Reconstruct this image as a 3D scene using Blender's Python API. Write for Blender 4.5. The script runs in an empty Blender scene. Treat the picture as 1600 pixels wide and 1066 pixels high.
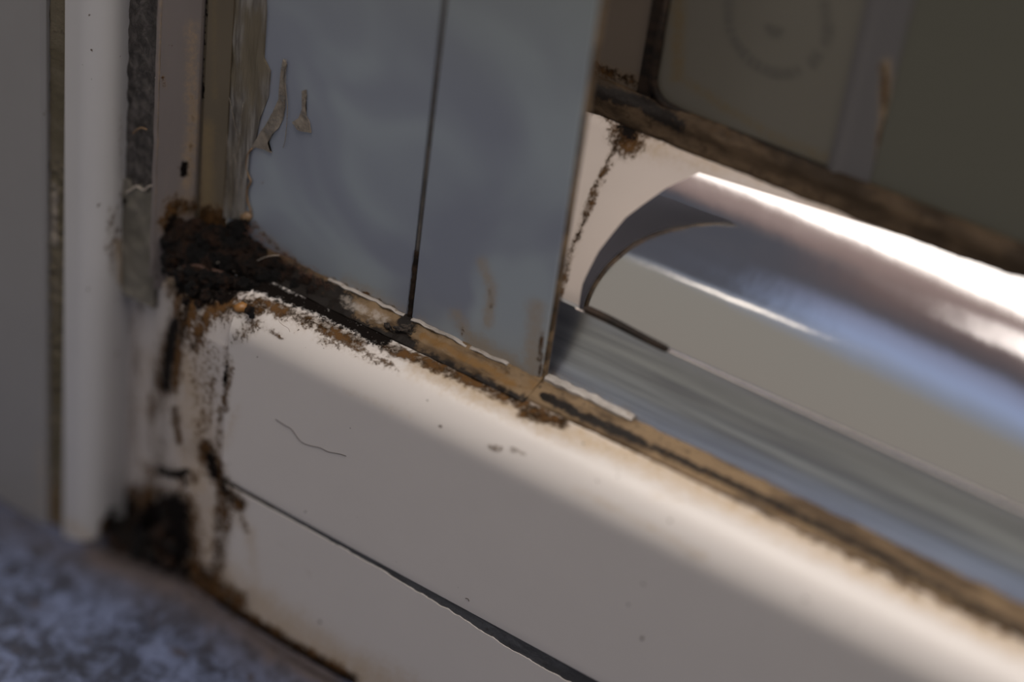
import bpy, bmesh, math, random
import numpy as np
from mathutils import Matrix, Vector, noise

random.seed(7)
SC = bpy.context.scene
COL = SC.collection

# ------------------------------------------------------------------ camera
def unit(v):
    v = np.array(v, float)
    return v / np.linalg.norm(v)

CX, CY = 800., 533.
v1 = np.array([-6300., -2963.]); v2 = np.array([-717., 4967.])   # the two vanishing points
F = math.sqrt(-v1.dot(v2))
Xc = -unit(np.append(v1, F)); Zc = -unit(np.append(v2, F))
Zc = unit(Zc - Xc * Zc.dot(Xc)); Yc = np.cross(Zc, Xc)
if Yc[2] < 0: Yc = -Yc
ROT = np.stack([Xc, Yc, Zc])                       # world axes in camera (right, down, forward)
def ray(px, py): return ROT @ np.array([(px - CX) / F, (py - CY) / F, 1.])
CAMP = -ray(350, 560) * 0.25
def on(px, py, axis, val):
    """world point (metres) of the photograph's pixel on the plane axis = val (mm)"""
    d = ray(px, py); t = (val / 1000. - CAMP[axis]) / d[axis]
    return CAMP + d * t
def xat(px, py, ymm): return on(px, py, 1, ymm)[0] * 1000
def zat(px, py, ymm): return on(px, py, 1, ymm)[2] * 1000

cam_data = bpy.data.cameras.new('camera')
cam = bpy.data.objects.new('camera', cam_data); COL.objects.link(cam)
right, down, fwd = ROT[:, 0], ROT[:, 1], ROT[:, 2]
M = Matrix(((right[0], -down[0], -fwd[0], CAMP[0]),
            (right[1], -down[1], -fwd[1], CAMP[1]),
            (right[2], -down[2], -fwd[2], CAMP[2]), (0, 0, 0, 1)))
cam.matrix_world = M
cam_data.sensor_width = 36; cam_data.lens = F / 1600 * 36
cam_data.clip_start = 0.01; cam_data.clip_end = 50
cam_data.dof.use_dof = True
cam_data.dof.focus_distance = 0.2425
cam_data.dof.aperture_fstop = 6.2
SC.camera = cam

# ------------------------------------------------------------------ world: made-up light bands by direction, shaped for the cover's reflections
SC.view_settings.view_transform = 'Standard'
SC.view_settings.look = 'None'
SC.view_settings.gamma = 1
SC.view_settings.exposure = 0.16
SC.view_settings.use_curve_mapping = False

def lin(c):
    return tuple(((x / 255) / 12.92 if x / 255 <= .04045 else ((x / 255 + .055) / 1.055) ** 2.4) for x in c)

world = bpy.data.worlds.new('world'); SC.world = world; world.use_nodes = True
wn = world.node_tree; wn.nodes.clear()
def wmath(op, a, b=None, c=None):
    n_ = wn.nodes.new('ShaderNodeMath'); n_.operation = op
    for i, v in enumerate((a, b, c)):
        if v is None: continue
        if isinstance(v, (int, float)): n_.inputs[i].default_value = v
        else: wn.links.new(v, n_.inputs[i])
    return n_.outputs[0]
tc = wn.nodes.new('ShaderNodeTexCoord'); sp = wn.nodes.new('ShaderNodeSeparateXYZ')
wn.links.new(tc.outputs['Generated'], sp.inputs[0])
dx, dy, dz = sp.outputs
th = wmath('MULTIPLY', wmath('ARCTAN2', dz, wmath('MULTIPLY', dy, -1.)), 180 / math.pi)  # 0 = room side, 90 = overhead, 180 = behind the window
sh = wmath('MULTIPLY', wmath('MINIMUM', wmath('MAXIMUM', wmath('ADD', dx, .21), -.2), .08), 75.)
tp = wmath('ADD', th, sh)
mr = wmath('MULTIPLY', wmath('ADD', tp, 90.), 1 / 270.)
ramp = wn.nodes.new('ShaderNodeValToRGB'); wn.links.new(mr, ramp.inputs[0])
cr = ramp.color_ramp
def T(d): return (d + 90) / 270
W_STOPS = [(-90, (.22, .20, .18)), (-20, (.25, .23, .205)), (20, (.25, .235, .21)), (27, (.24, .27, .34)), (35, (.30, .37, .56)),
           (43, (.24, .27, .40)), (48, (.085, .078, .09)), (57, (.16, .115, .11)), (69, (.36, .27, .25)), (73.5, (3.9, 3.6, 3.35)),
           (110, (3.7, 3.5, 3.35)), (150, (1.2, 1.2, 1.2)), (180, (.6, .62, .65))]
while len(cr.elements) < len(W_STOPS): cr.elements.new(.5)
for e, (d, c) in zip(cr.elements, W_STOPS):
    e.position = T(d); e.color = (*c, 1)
# the blue band gives way to an added dark patch further left
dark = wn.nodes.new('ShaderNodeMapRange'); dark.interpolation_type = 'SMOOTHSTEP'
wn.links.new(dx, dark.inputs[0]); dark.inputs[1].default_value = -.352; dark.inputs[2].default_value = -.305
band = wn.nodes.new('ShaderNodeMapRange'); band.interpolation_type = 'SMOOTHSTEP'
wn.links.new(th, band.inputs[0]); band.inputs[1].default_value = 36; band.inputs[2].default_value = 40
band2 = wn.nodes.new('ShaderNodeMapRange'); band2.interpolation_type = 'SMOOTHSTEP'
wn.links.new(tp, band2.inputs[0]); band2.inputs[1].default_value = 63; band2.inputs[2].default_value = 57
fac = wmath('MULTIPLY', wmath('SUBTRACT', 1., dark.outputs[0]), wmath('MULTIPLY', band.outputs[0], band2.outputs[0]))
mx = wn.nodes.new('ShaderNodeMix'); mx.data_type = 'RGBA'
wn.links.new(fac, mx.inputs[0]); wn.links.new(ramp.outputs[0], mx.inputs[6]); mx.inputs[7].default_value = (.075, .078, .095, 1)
# a second, smaller bright band added toward the right as a highlight
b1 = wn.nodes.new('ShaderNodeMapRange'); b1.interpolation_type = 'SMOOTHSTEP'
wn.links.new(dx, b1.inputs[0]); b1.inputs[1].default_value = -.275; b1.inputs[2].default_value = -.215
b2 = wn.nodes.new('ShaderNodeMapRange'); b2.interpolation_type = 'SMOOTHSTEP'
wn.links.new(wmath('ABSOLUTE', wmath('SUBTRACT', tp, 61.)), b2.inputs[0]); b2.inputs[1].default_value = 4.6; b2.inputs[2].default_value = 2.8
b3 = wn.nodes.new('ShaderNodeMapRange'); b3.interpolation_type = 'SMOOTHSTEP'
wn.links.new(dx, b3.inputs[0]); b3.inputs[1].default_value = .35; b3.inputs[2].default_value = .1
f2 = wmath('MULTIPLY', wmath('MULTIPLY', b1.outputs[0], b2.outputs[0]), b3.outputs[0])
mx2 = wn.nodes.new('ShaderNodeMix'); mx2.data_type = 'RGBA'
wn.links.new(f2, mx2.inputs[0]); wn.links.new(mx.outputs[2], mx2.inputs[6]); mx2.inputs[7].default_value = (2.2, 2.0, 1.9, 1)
# thin bright streak added beside the dark patch, reflected by the cover
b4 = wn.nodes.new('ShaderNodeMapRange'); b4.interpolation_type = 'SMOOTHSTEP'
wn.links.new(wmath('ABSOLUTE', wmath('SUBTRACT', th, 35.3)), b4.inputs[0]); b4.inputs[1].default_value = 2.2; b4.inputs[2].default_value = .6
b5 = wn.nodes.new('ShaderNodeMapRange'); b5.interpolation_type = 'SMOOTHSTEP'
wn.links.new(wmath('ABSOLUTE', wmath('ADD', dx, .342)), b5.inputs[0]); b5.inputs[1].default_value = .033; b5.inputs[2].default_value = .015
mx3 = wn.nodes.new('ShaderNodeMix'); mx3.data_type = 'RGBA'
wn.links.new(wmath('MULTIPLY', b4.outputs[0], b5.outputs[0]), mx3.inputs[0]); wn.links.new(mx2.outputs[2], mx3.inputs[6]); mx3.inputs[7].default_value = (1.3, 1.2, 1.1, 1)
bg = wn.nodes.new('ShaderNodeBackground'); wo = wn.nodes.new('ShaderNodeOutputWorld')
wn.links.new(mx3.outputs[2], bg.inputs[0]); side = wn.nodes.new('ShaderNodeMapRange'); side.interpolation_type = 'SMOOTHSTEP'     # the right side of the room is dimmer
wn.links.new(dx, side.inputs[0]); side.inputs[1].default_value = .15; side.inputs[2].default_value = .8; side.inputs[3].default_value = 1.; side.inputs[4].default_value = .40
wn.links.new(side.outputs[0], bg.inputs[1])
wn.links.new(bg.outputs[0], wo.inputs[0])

# ------------------------------------------------------------------ materials
class NT:
    def __init__(s, name):
        s.m = bpy.data.materials.new(name); s.m.use_nodes = True
        s.t = s.m.node_tree; s.t.nodes.clear()
        s.out = s.t.nodes.new('ShaderNodeOutputMaterial')
        s.b = s.t.nodes.new('ShaderNodeBsdfPrincipled')
        s.t.links.new(s.b.outputs[0], s.out.inputs[0])
        s.tc = s.t.nodes.new('ShaderNodeTexCoord').outputs['Object']
    def put(s, sock, v):
        if isinstance(v, (int, float)): sock.default_value = v
        elif isinstance(v, tuple): sock.default_value = v if len(v) == len(sock.default_value) else (*v, 1)
        else: s.t.links.new(v, sock)
    def math(s, op, a, b=None, c=None, clamp=False):
        n_ = s.t.nodes.new('ShaderNodeMath'); n_.operation = op; n_.use_clamp = clamp
        for i, v in enumerate((a, b, c)):
            if v is not None: s.put(n_.inputs[i], v)
        return n_.outputs[0]
    def noise(s, scale, detail=4, rough=.6, stretch=None, off=(0, 0, 0), dist=0.):
        mp = s.t.nodes.new('ShaderNodeMapping'); s.t.links.new(s.tc, mp.inputs[0])
        mp.inputs['Location'].default_value = off
        if stretch: mp.inputs['Scale'].default_value = stretch
        n_ = s.t.nodes.new('ShaderNodeTexNoise'); s.t.links.new(mp.outputs[0], n_.inputs[0])
        n_.inputs['Scale'].default_value = scale; n_.inputs['Detail'].default_value = detail
        n_.inputs['Roughness'].default_value = rough; n_.inputs['Distortion'].default_value = dist
        return n_.outputs[0]
    def range(s, v, a, b, c=0., d=1., smooth=True):
        n_ = s.t.nodes.new('ShaderNodeMapRange'); n_.interpolation_type = 'SMOOTHSTEP' if smooth else 'LINEAR'
        s.put(n_.inputs[0], v)
        for i, q in enumerate((a, b, c, d)): n_.inputs[i + 1].default_value = q
        return n_.outputs[0]
    def mix(s, f, a, b):
        n_ = s.t.nodes.new('ShaderNodeMix'); n_.data_type = 'RGBA'
        s.put(n_.inputs[0], f); s.put(n_.inputs[6], a); s.put(n_.inputs[7], b)
        return n_.outputs[2]
    def attr(s):
        n_ = s.t.nodes.new('ShaderNodeAttribute'); n_.attribute_name = 'dirt'
        q = s.t.nodes.new('ShaderNodeSeparateColor'); s.t.links.new(n_.outputs['Color'], q.inputs[0])
        return q.outputs
    def bump(s, h, dist, strength=1.):
        n_ = s.t.nodes.new('ShaderNodeBump'); s.put(n_.inputs['Height'], h)
        n_.inputs['Distance'].default_value = dist; n_.inputs['Strength'].default_value = strength
        s.t.links.new(n_.outputs[0], s.b.inputs['Normal'])
    def set(s, **k):
        for q, v in k.items(): s.put(s.b.inputs[q.replace('_', ' ')], v)
        return s

BROWN = (.060, .030, .011); TAN = (.40, .27, .13); BLACK = (.006, .004, .003)

def dirty(name, base, var=.06, rough=.45, metallic=0., vscale=120, bump=.00003, base_sock=None, brown=BROWN, tan=TAN, speck=True, stretch=None):
    n_ = NT(name)
    col = base_sock(n_) if base_sock else n_.mix(n_.noise(vscale, 3, stretch=stretch), tuple(c * (1 - var) for c in base), tuple(c * (1 + var) for c in base))
    at = n_.attr()
    fine = n_.noise(1500, 6, .72, off=(.1, .3, .2)); mid = n_.noise(420, 5, .65, stretch=(1, 1, .55), off=(.5, .1, 0))
    nz = n_.math('ADD', n_.math('MULTIPLY', fine, .6), n_.math('MULTIPLY', mid, .4))
    dn = n_.math('SUBTRACT', nz, .5)
    def f(a, amp, lo, hi):
        v = n_.math('ADD', a, n_.math('MULTIPLY', n_.math('MULTIPLY', dn, amp), n_.math('MINIMUM', n_.math('MULTIPLY', a, 4.), 1.)))
        return n_.range(v, lo, hi)
    tanf = f(at[2], 1.6, .05, 1.0)
    brf = f(at[0], 3.2, .32, .80)
    halo = f(at[0], 1.8, .10, .75)
    blf = f(at[1], 2.8, .38, .70)
    col = n_.mix(n_.math('MULTIPLY', tanf, .85), col, tan)
    col = n_.mix(n_.math('MULTIPLY', halo, .70), col, (.20, .125, .06))
    bc = n_.mix(n_.range(mid, .42, .6), tuple(c * .45 for c in brown), tuple(c * 1.9 for c in brown))
    col = n_.mix(brf, col, bc)
    col = n_.mix(blf, col, BLACK)
    if speck:
        sp_ = n_.noise(900, 2, .5, off=(.7, .2, .4))
        col = n_.mix(n_.range(sp_, .735, .77), col, (.10, .07, .05))
    dirtf = n_.math('MAXIMUM', brf, blf)
    n_.set(Specular_IOR_Level=n_.math('SUBTRACT', .5, n_.math('MULTIPLY', dirtf, .42)))
    n_.set(Base_Color=col, Roughness=n_.math('ADD', rough, n_.math('MULTIPLY', dirtf, .75 - rough)), Metallic=metallic if not metallic else n_.math('MULTIPLY', n_.math('SUBTRACT', 1., dirtf), metallic))
    h = n_.math('ADD', n_.math('MULTIPLY', dirtf, n_.math('ADD', fine, .6)), n_.math('MULTIPLY', n_.noise(300, 3), .15))
    n_.bump(h, .00018 if bump else .0001, .8)
    return n_.m

m_sill = dirty('aged_white_plastic', (.60, .555, .515), .03, .33)
m_foot = dirty('aged_white_plastic_jamb', (.52, .475, .445), .06, .42, vscale=200)
m_board = dirty('grey_white_board', (.25, .24, .235), .05, .6)
m_post = dirty('off_white_plastic', (.49, .475, .47), .04, .4)
m_inner = dirty('dull_mauve_plastic', (.165, .14, .13), .12, .5, vscale=250, stretch=(1, 1, .25))
m_chan = dirty('yellowed_plastic', (.105, .082, .052), .25, .5, vscale=300, stretch=(1, 1, .25), tan=(.17, .12, .055))
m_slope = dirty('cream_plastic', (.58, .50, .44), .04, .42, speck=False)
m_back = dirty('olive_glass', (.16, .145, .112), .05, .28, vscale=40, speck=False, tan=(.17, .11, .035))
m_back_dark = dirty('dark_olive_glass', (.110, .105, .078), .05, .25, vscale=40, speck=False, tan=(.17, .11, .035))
m_backtrim = dirty('blue_grey_trim', (.125, .116, .112), .05, .4, vscale=60, speck=False)
m_backpost = dirty('dull_brown_post', (.16, .125, .09), .08, .5, vscale=60, speck=False)  # even dull brown base of the rear post

def panel_base(n_):
    a = n_.range(n_.noise(55, 2, .5, dist=.6), .36, .62)  # soft blotches: blurred sky reflection painted into the colour
    c = n_.mix(a, (.215, .235, .285), (.30, .34, .37))
    z = n_.t.nodes.new('ShaderNodeSeparateXYZ'); n_.t.links.new(n_.tc, z.inputs[0])
    return n_.mix(n_.range(z.outputs[2], .035, .065), c, (.25, .275, .27))
m_panel = dirty('blue_grey_glazing', None, rough=.32, base_sock=panel_base, tan=(.30, .25, .19), speck=False)

def metal_strip():
    def base(n_):
        s1 = n_.noise(900, 5, .7, stretch=(.03, 1, 1)); s2 = n_.noise(300, 3, .6, stretch=(.05, 1, 1), off=(3, 1, 0))
        v = n_.math('ADD', n_.math('MULTIPLY', s1, .5), n_.math('MULTIPLY', s2, .5))
        return n_.mix(n_.range(v, .35, .65), (.30, .305, .33), (.58, .60, .60))
    return dirty('brushed_aluminium', None, rough=.30, metallic=1., base_sock=base, speck=False)
m_strip = metal_strip()

n_ = NT('polished_metal')
s1 = n_.noise(500, 3, .6, stretch=(.08, 1, 1))
n_.set(Base_Color=(.74, .72, .71), Metallic=1., Roughness=n_.range(s1, .3, .7, .05, .09))
n_.bump(n_.noise(150, 3, .5), .00004, .6)
m_chrome = n_.m

def seal_mat(name, c1, c2, c3, scale=260, rough=.55):
    n_ = NT(name)
    a = n_.noise(scale, 5, .65, stretch=(.35, 1, 1)); b = n_.noise(scale * 4, 5, .7)
    col = n_.mix(n_.range(a, .40, .60), c1, c2)
    col = n_.mix(n_.range(b, .55, .70), col, c3)
    at = n_.attr()
    col = n_.mix(n_.range(n_.math('ADD', at[1], n_.math('MULTIPLY', n_.math('SUBTRACT', b, .5), 1.6)), .35, .75), col, (.012, .009, .007))
    col = n_.mix(n_.range(n_.math('ADD', at[2], n_.math('MULTIPLY', n_.math('SUBTRACT', b, .5), 1.2)), .3, .8), col, (.36, .31, .26))
    col = n_.mix(n_.range(n_.math('ADD', at[0], n_.math('MULTIPLY', n_.math('SUBTRACT', b, .5), 2.2)), .2, 1.1), col, (.19, .105, .038))
    n_.set(Base_Color=col, Roughness=rough, Specular_IOR_Level=.15 if name != 'clear_silicone' else .5)
    n_.bump(n_.math('ADD', a, b), .0002, .8)
    return n_.m
m_seal = seal_mat('browned_sealant', (.075, .048, .026), (.20, .135, .075), (.05, .035, .022))
m_backseal = seal_mat('brown_back_seal', (.030, .019, .010), (.085, .056, .032), (.02, .012, .007))
m_taupe = seal_mat('taupe_foam_seal', (.115, .095, .060), (.15, .125, .085), (.09, .075, .055))
m_grit = seal_mat('gritty_filler', (.16, .14, .12), (.32, .28, .25), (.07, .06, .05), 500)
m_bead = seal_mat('clear_silicone', (.26, .23, .20), (.42, .38, .34), (.20, .16, .12), 400, .3)
m_groove = seal_mat('grey_groove_filler', (.055, .055, .057), (.085, .086, .09), (.04, .04, .042), 400)
m_gap = seal_mat('dark_gap', (.012, .009, .007), (.035, .022, .014), (.008, .006, .005), 700)
m_joint = seal_mat('grey_joint', (.085, .078, .072), (.13, .115, .10), (.07, .06, .05), 300)
m_smear = None

n_ = NT('dark_rubber_gasket')
a = n_.noise(700, 6, .75, stretch=(1, 1, .7), dist=.5); b = n_.noise(160, 3)
n_.set(Base_Color=n_.mix(n_.range(a, .4, .65), (.045, .038, .033), (.125, .108, .098)), Roughness=.6)
n_.bump(n_.math('ADD', a, b), .0006, .9)
m_gasket = n_.m
n_ = NT('olive_putty')
a = n_.noise(600, 5, .7); b = n_.noise(180, 3)
n_.set(Base_Color=n_.mix(n_.range(b, .35, .65), (.115, .103, .078), (.19, .17, .135)), Roughness=.6)
n_.bump(a, .0003, .7)
m_putty = n_.m

n_ = NT('scraped_silicone')
a = n_.noise(900, 5, .7, stretch=(1, 1, .07)); b = n_.noise(220, 3, stretch=(1, 1, .3))
col = n_.mix(n_.range(a, .38, .62), (.085, .074, .062), (.27, .25, .225))
col = n_.mix(n_.range(b, .45, .62), col, (.135, .110, .072))
n_.set(Base_Color=col, Roughness=.42); n_.bump(a, .00035, .9)
m_smear = n_.m
n_ = NT('amber_silicone_edge')
n_.set(Base_Color=n_.mix(n_.noise(700, 4), (.12, .075, .04), (.30, .19, .10)), Roughness=.35)
m_amber = n_.m
n_ = NT('torn_silicone_film')
a = n_.noise(800, 4)
n_.set(Base_Color=n_.mix(a, (.15, .12, .09), (.36, .31, .25)), Roughness=.4, Alpha=n_.range(n_.noise(500, 4, off=(1, 2, 3)), .35, .6, .35, .95)); n_.bump(a, .0002, .7)
m_film = n_.m

n_ = NT('black_brown_mould')
a = n_.noise(260, 5, .7, dist=.8); b = n_.noise(1400, 6, .75)
col = n_.mix(n_.range(a, .44, .66), (.0024, .0016, .0013), (.032, .013, .005))
col = n_.mix(n_.range(n_.noise(170, 4, .6, off=(.3, .9, .4)), .60, .74), col, (.12, .052, .015))
col = n_.mix(n_.range(b, .64, .76), col, (.07, .05, .034))
n_.set(Base_Color=col, Roughness=.6, Specular_IOR_Level=.25); n_.bump(n_.math('ADD', a, b), .0009, 1.)
m_mould = n_.m
n_ = NT('grey_brown_mould')
b = n_.noise(1300, 6, .75); a = n_.noise(300, 4)
col = n_.mix(n_.range(b, .38, .6), (.012, .009, .007), (.10, .075, .055))
n_.set(Base_Color=col, Roughness=.7); n_.bump(b, .0008, 1.)
m_mouldgrey = n_.m

def flat(name, c, rough=.5, **k):
    q = NT(name); q.set(Base_Color=c, Roughness=rough, **k); return q.m
m_hair = flat('brown_hair', (.05, .03, .02))
m_palehair = flat('pale_fibre', (.42, .36, .30))
m_rust = flat('dull_rust', (.045, .018, .008), .7)
m_redhair = flat('rust_fibre', (.14, .055, .025))
m_orange = flat('amber_blob', (.26, .12, .03), .35)
m_palechip = flat('pale_chip', (.5, .43, .36), .4)
m_speck = flat('brown_speck', (.05, .035, .03), .6)

m_dark_sheet = flat('added_dark_sheet', (.11, .11, .13), .95, Specular_IOR_Level=0.)
n_ = NT('speckled_blue_grey_floor')
a = n_.noise(270, 6, .7, dist=.5); b = n_.noise(120, 3, .6); c = n_.noise(1000, 4, .7)
v = n_.math('ADD', n_.math('MULTIPLY', a, .55), n_.math('ADD', n_.math('MULTIPLY', b, .25), n_.math('MULTIPLY', c, .2)))
col = n_.mix(n_.range(v, .42, .575), (.006, .009, .022), (.080, .100, .175))
col = n_.mix(n_.range(n_.noise(420, 4, .6, off=(2, 1, 5)), .60, .68), col, (.028, .026, .04))
at = n_.attr()
col = n_.mix(n_.range(n_.math('ADD', at[0], n_.math('MULTIPLY', n_.math('SUBTRACT', a, .5), 1.5)), .15, .9), col, (.085, .06, .052))
col = n_.mix(n_.range(at[2], .0, 1.), col, (.045, .036, .038))
col = n_.mix(n_.range(n_.math('ADD', at[1], n_.math('MULTIPLY', n_.math('SUBTRACT', a, .5), 1.5)), .35, .9), col, (.02, .012, .01))
n_.set(Base_Color=col, Roughness=.75); n_.bump(v, .0022, .9)
m_floor = n_.m

# ------------------------------------------------------------------ mesh helpers (profiles in mm)
def pixels(P):
    q = (P - CAMP) @ ROT
    return CX + F * q[:, 0] / q[:, 2], CY + F * q[:, 1] / q[:, 2]

def dirt(me, strokes):
    """where the photograph shows stains on this piece, with some painted shade: (channel, path, radius, strength)"""
    n_ = len(me.vertices)
    co = np.empty(n_ * 3); me.vertices.foreach_get('co', co); co = co.reshape(-1, 3)
    x, y = pixels(co)
    out = np.zeros((n_, 4)); out[:, 3] = 1
    for ch, path, r, s in strokes:
        d2 = np.full(n_, 1e12)
        if len(path) == 1: path = [path[0], (path[0][0] + .1, path[0][1])]
        for (ax, ay), (bx, by) in zip(path[:-1], path[1:]):
            vx, vy = bx - ax, by - ay; L = vx * vx + vy * vy + 1e-9
            t = np.clip(((x - ax) * vx + (y - ay) * vy) / L, 0, 1)
            d2 = np.minimum(d2, (x - ax - t * vx) ** 2 + (y - ay - t * vy) ** 2)
        g = s * np.exp(-d2 / (r * r))
        out[:, ch] = np.maximum(out[:, ch], g)
    at = me.color_attributes.new('dirt', 'FLOAT_COLOR', 'POINT')
    at.data.foreach_set('color', out.astype(np.float32).ravel())

def make(name, verts, faces, mat, parent=None, strokes=None, sharp=35, smooth=True):
    me = bpy.data.meshes.new(name)
    me.from_pydata([tuple(v) for v in verts], [], faces)
    bm = bmesh.new(); bm.from_mesh(me)
    bmesh.ops.recalc_face_normals(bm, faces=bm.faces); bm.to_mesh(me); bm.free()
    if smooth:
        me.polygons.foreach_set('use_smooth', [True] * len(me.polygons))
        me.set_sharp_from_angle(angle=math.radians(sharp))
    dirt(me, strokes or [])
    me.materials.append(mat)
    o = bpy.data.objects.new(name, me); COL.objects.link(o)
    if parent: o.parent = parent
    return o

def densify(prof, step):
    out = []
    for a, b in zip(prof, prof[1:] + prof[:1]):
        L = math.dist(a, b); k = max(1, int(L / step))
        for i in range(k): out.append((a[0] + (b[0] - a[0]) * i / k, a[1] + (b[1] - a[1]) * i / k))
    return out

def sweep(prof, s0, s1, step, axis, pstep=.5, jig=None):
    """closed profile swept along X (profile = Y,Z) or Z (profile = X,Y); mm -> m"""
    p = densify(prof, pstep); m_ = len(p)
    k = max(1, int((s1 - s0) / step)); S = [s0 + (s1 - s0) * i / k for i in range(k + 1)]
    V = []
    for s in S:
        for a, b in p:
            q = [s, a, b] if axis == 'x' else [a, b, s]
            if jig: q = jig(q)
            V.append((q[0] / 1000, q[1] / 1000, q[2] / 1000))
    Fc = []
    for i in range(k):
        for j in range(m_):
            j2 = (j + 1) % m_
            Fc.append((i * m_ + j, i * m_ + j2, (i + 1) * m_ + j2, (i + 1) * m_ + j))
    Fc.append(tuple(range(m_))); Fc.append(tuple(range(k * m_, (k + 1) * m_)))
    return V, Fc

def arc(cx, cy, rx, ry, a0, a1, k=10):
    return [(cx + rx * math.cos(math.radians(a0 + (a1 - a0) * i / k)), cy + ry * math.sin(math.radians(a0 + (a1 - a0) * i / k))) for i in range(k + 1)]

def tube_mesh(paths, radius, sides=5):
    V, Fc = [], []
    for pts in paths:
        pts = [Vector(p) for p in pts]; base = len(V); k = len(pts)
        for i, p in enumerate(pts):
            t = (pts[min(i + 1, k - 1)] - pts[max(i - 1, 0)]).normalized()
            u = t.cross(Vector((.3, .9, .31))).normalized(); w = t.cross(u)
            r = radius * (1 if 0 < i < k - 1 else .4)
            for j in range(sides):
                a = 2 * math.pi * j / sides; V.append(tuple(p + (u * math.cos(a) + w * math.sin(a)) * r))
        for i in range(k - 1):
            for j in range(sides):
                j2 = (j + 1) % sides
                Fc.append((base + i * sides + j, base + i * sides + j2, base + (i + 1) * sides + j2, base + (i + 1) * sides + j))
        Fc.append(tuple(base + j for j in range(sides))); Fc.append(tuple(base + (k - 1) * sides + j for j in range(sides)))
    return V, Fc

def smooth_path(pts, k=6):
    pts = [Vector(p) for p in pts]; out = []
    P = [pts[0]] + pts + [pts[-1]]
    for i in range(1, len(P) - 2):
        for j in range(k):
            t = j / k; a, b, c, d = P[i - 1:i + 3]
            out.append(.5 * ((2 * b) + (c - a) * t + (2 * a - 5 * b + 4 * c - d) * t * t + (3 * b - a - 3 * c + d) * t ** 3))
    out.append(pts[-1]); return out

def empty(name, loc=(0, 0, 0)):
    o = bpy.data.objects.new(name, None); COL.objects.link(o); o.empty_display_size = .005
    o.location = [c / 1000 for c in loc]
    return o
def adopt(child, root):
    child.parent = root; child.matrix_parent_inverse = Matrix.Translation(root.location).inverted()
def tag(o, label=None, cat=None, group=None, kind=None):
    if label: o['label'] = label
    if cat: o['category'] = cat
    if group: o['group'] = group
    if kind: o['kind'] = kind
    return o
def wob(a, s, amp, seed=0.): return noise.noise(Vector((a * s, seed, seed * .37))) * amp

# ------------------------------------------------------------------ floor
_fp = [on(px, py, 1, 0) * 1000 for px, py in [(0, 780), (100, 838), (157, 858), (215, 878), (275, 897), (362, 958), (450, 1013), (550, 1068)]]
FX = [-75] + [p[0] for p in _fp] + [60, 115]; FZ = [-42.4] + [p[2] for p in _fp] + [-40.5, -41]
def floor_h(x):
    return float(np.interp(x, FX, FZ))
V, Fc = [], []
NX, NY = 240, 150
for j in range(NY + 1):
    for i in range(NX + 1):
        x = -75 + 190 * i / NX; y = -110 + 122 * j / NY
        w = math.exp(-max(0, -y) / 7.)
        h = floor_h(x) * w + (-42.6) * (1 - w)
        h += noise.fractal(Vector((x * .35, y * .35, 0)), .9, 2.1, 4) * .28 * (1 if y < -1.5 else .25)
        V.append((x / 1000, y / 1000, h / 1000))
for j in range(NY):
    for i in range(NX):
        a = j * (NX + 1) + i; Fc.append((a, a + 1, a + NX + 2, a + NX + 1))
top = len(V)
V += [(-.075, -.110, -.050), (.115, -.110, -.050), (.115, .012, -.050), (-.075, .012, -.050)]
e0, e1, e2, e3 = 0, NX, NY * (NX + 1) + NX, NY * (NX + 1)
Fc += [(top, top + 1, top + 2, top + 3), tuple([top] + list(range(e0, e1 + 1)) + [top + 1]),
       tuple([top + 3] + list(range(e3, e2 + 1)) + [top + 2]),
       tuple([top] + [r * (NX + 1) for r in range(NY + 1)] + [top + 3]),
       tuple([top + 1] + [r * (NX + 1) + NX for r in range(NY + 1)] + [top + 2])]
fl = make('floor', V, Fc, m_floor, strokes=[
    (0, [(150, 868), (290, 925), (420, 1010), (520, 1066)], 26, .75), (1, [(170, 860), (230, 885), (290, 905)], 20, .9),
    (1, [(300, 925), (420, 1005), (540, 1080)], 9, .9),
    (2, [(0, 810), (150, 885), (300, 955), (460, 1070)], 48, .5)], sharp=180)
tag(fl, kind='structure')

# ------------------------------------------------------------------ left wall board and frame post
ZT = 85.
bz = -44.
V, Fc = sweep([(-70, 0), (-30.9, 0), (-30.3, .5), (-30.2, 6), (-70, 6)], bz, ZT, 1.5, 'z', 1.5)
wl = make('wall_left', V, Fc, m_board, strokes=[(2, [(60, 700), (62, 790)], 10, .3)])
tag(wl, kind='structure')

V, Fc = sweep([(-30.2, 1.0), (-27.0, 1.3), (-27.0, 5), (-30.2, 5)], bz, ZT, .5, 'z', .4,
              jig=lambda q: [q[0] + (wob(q[2], .5, .25, 3) if q[0] < -29 and q[1] < 2 else 0), q[1] + (noise.noise(Vector((q[0] * 1.1, q[2] * 1.1, 2))) * (.5 if q[2] < 16 else .08) if q[1] < 2 else 0), q[2]])
o = make('seal_strip', V, Fc, m_taupe, strokes=[(1, [(74, 0), (74, 400), (70, 790)], 5, .9), (2, [(85, 290), (84, 380)], 10, .6), (2, [(88, 420), (86, 520)], 6, .4),
                                              (0, [(80, 760), (84, 815)], 14, .7), (1, [(86, 810), (84, 845)], 10, .6)])
tag(o, 'narrow taupe foam seal strip left of the white rounded post', 'seal')

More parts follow.
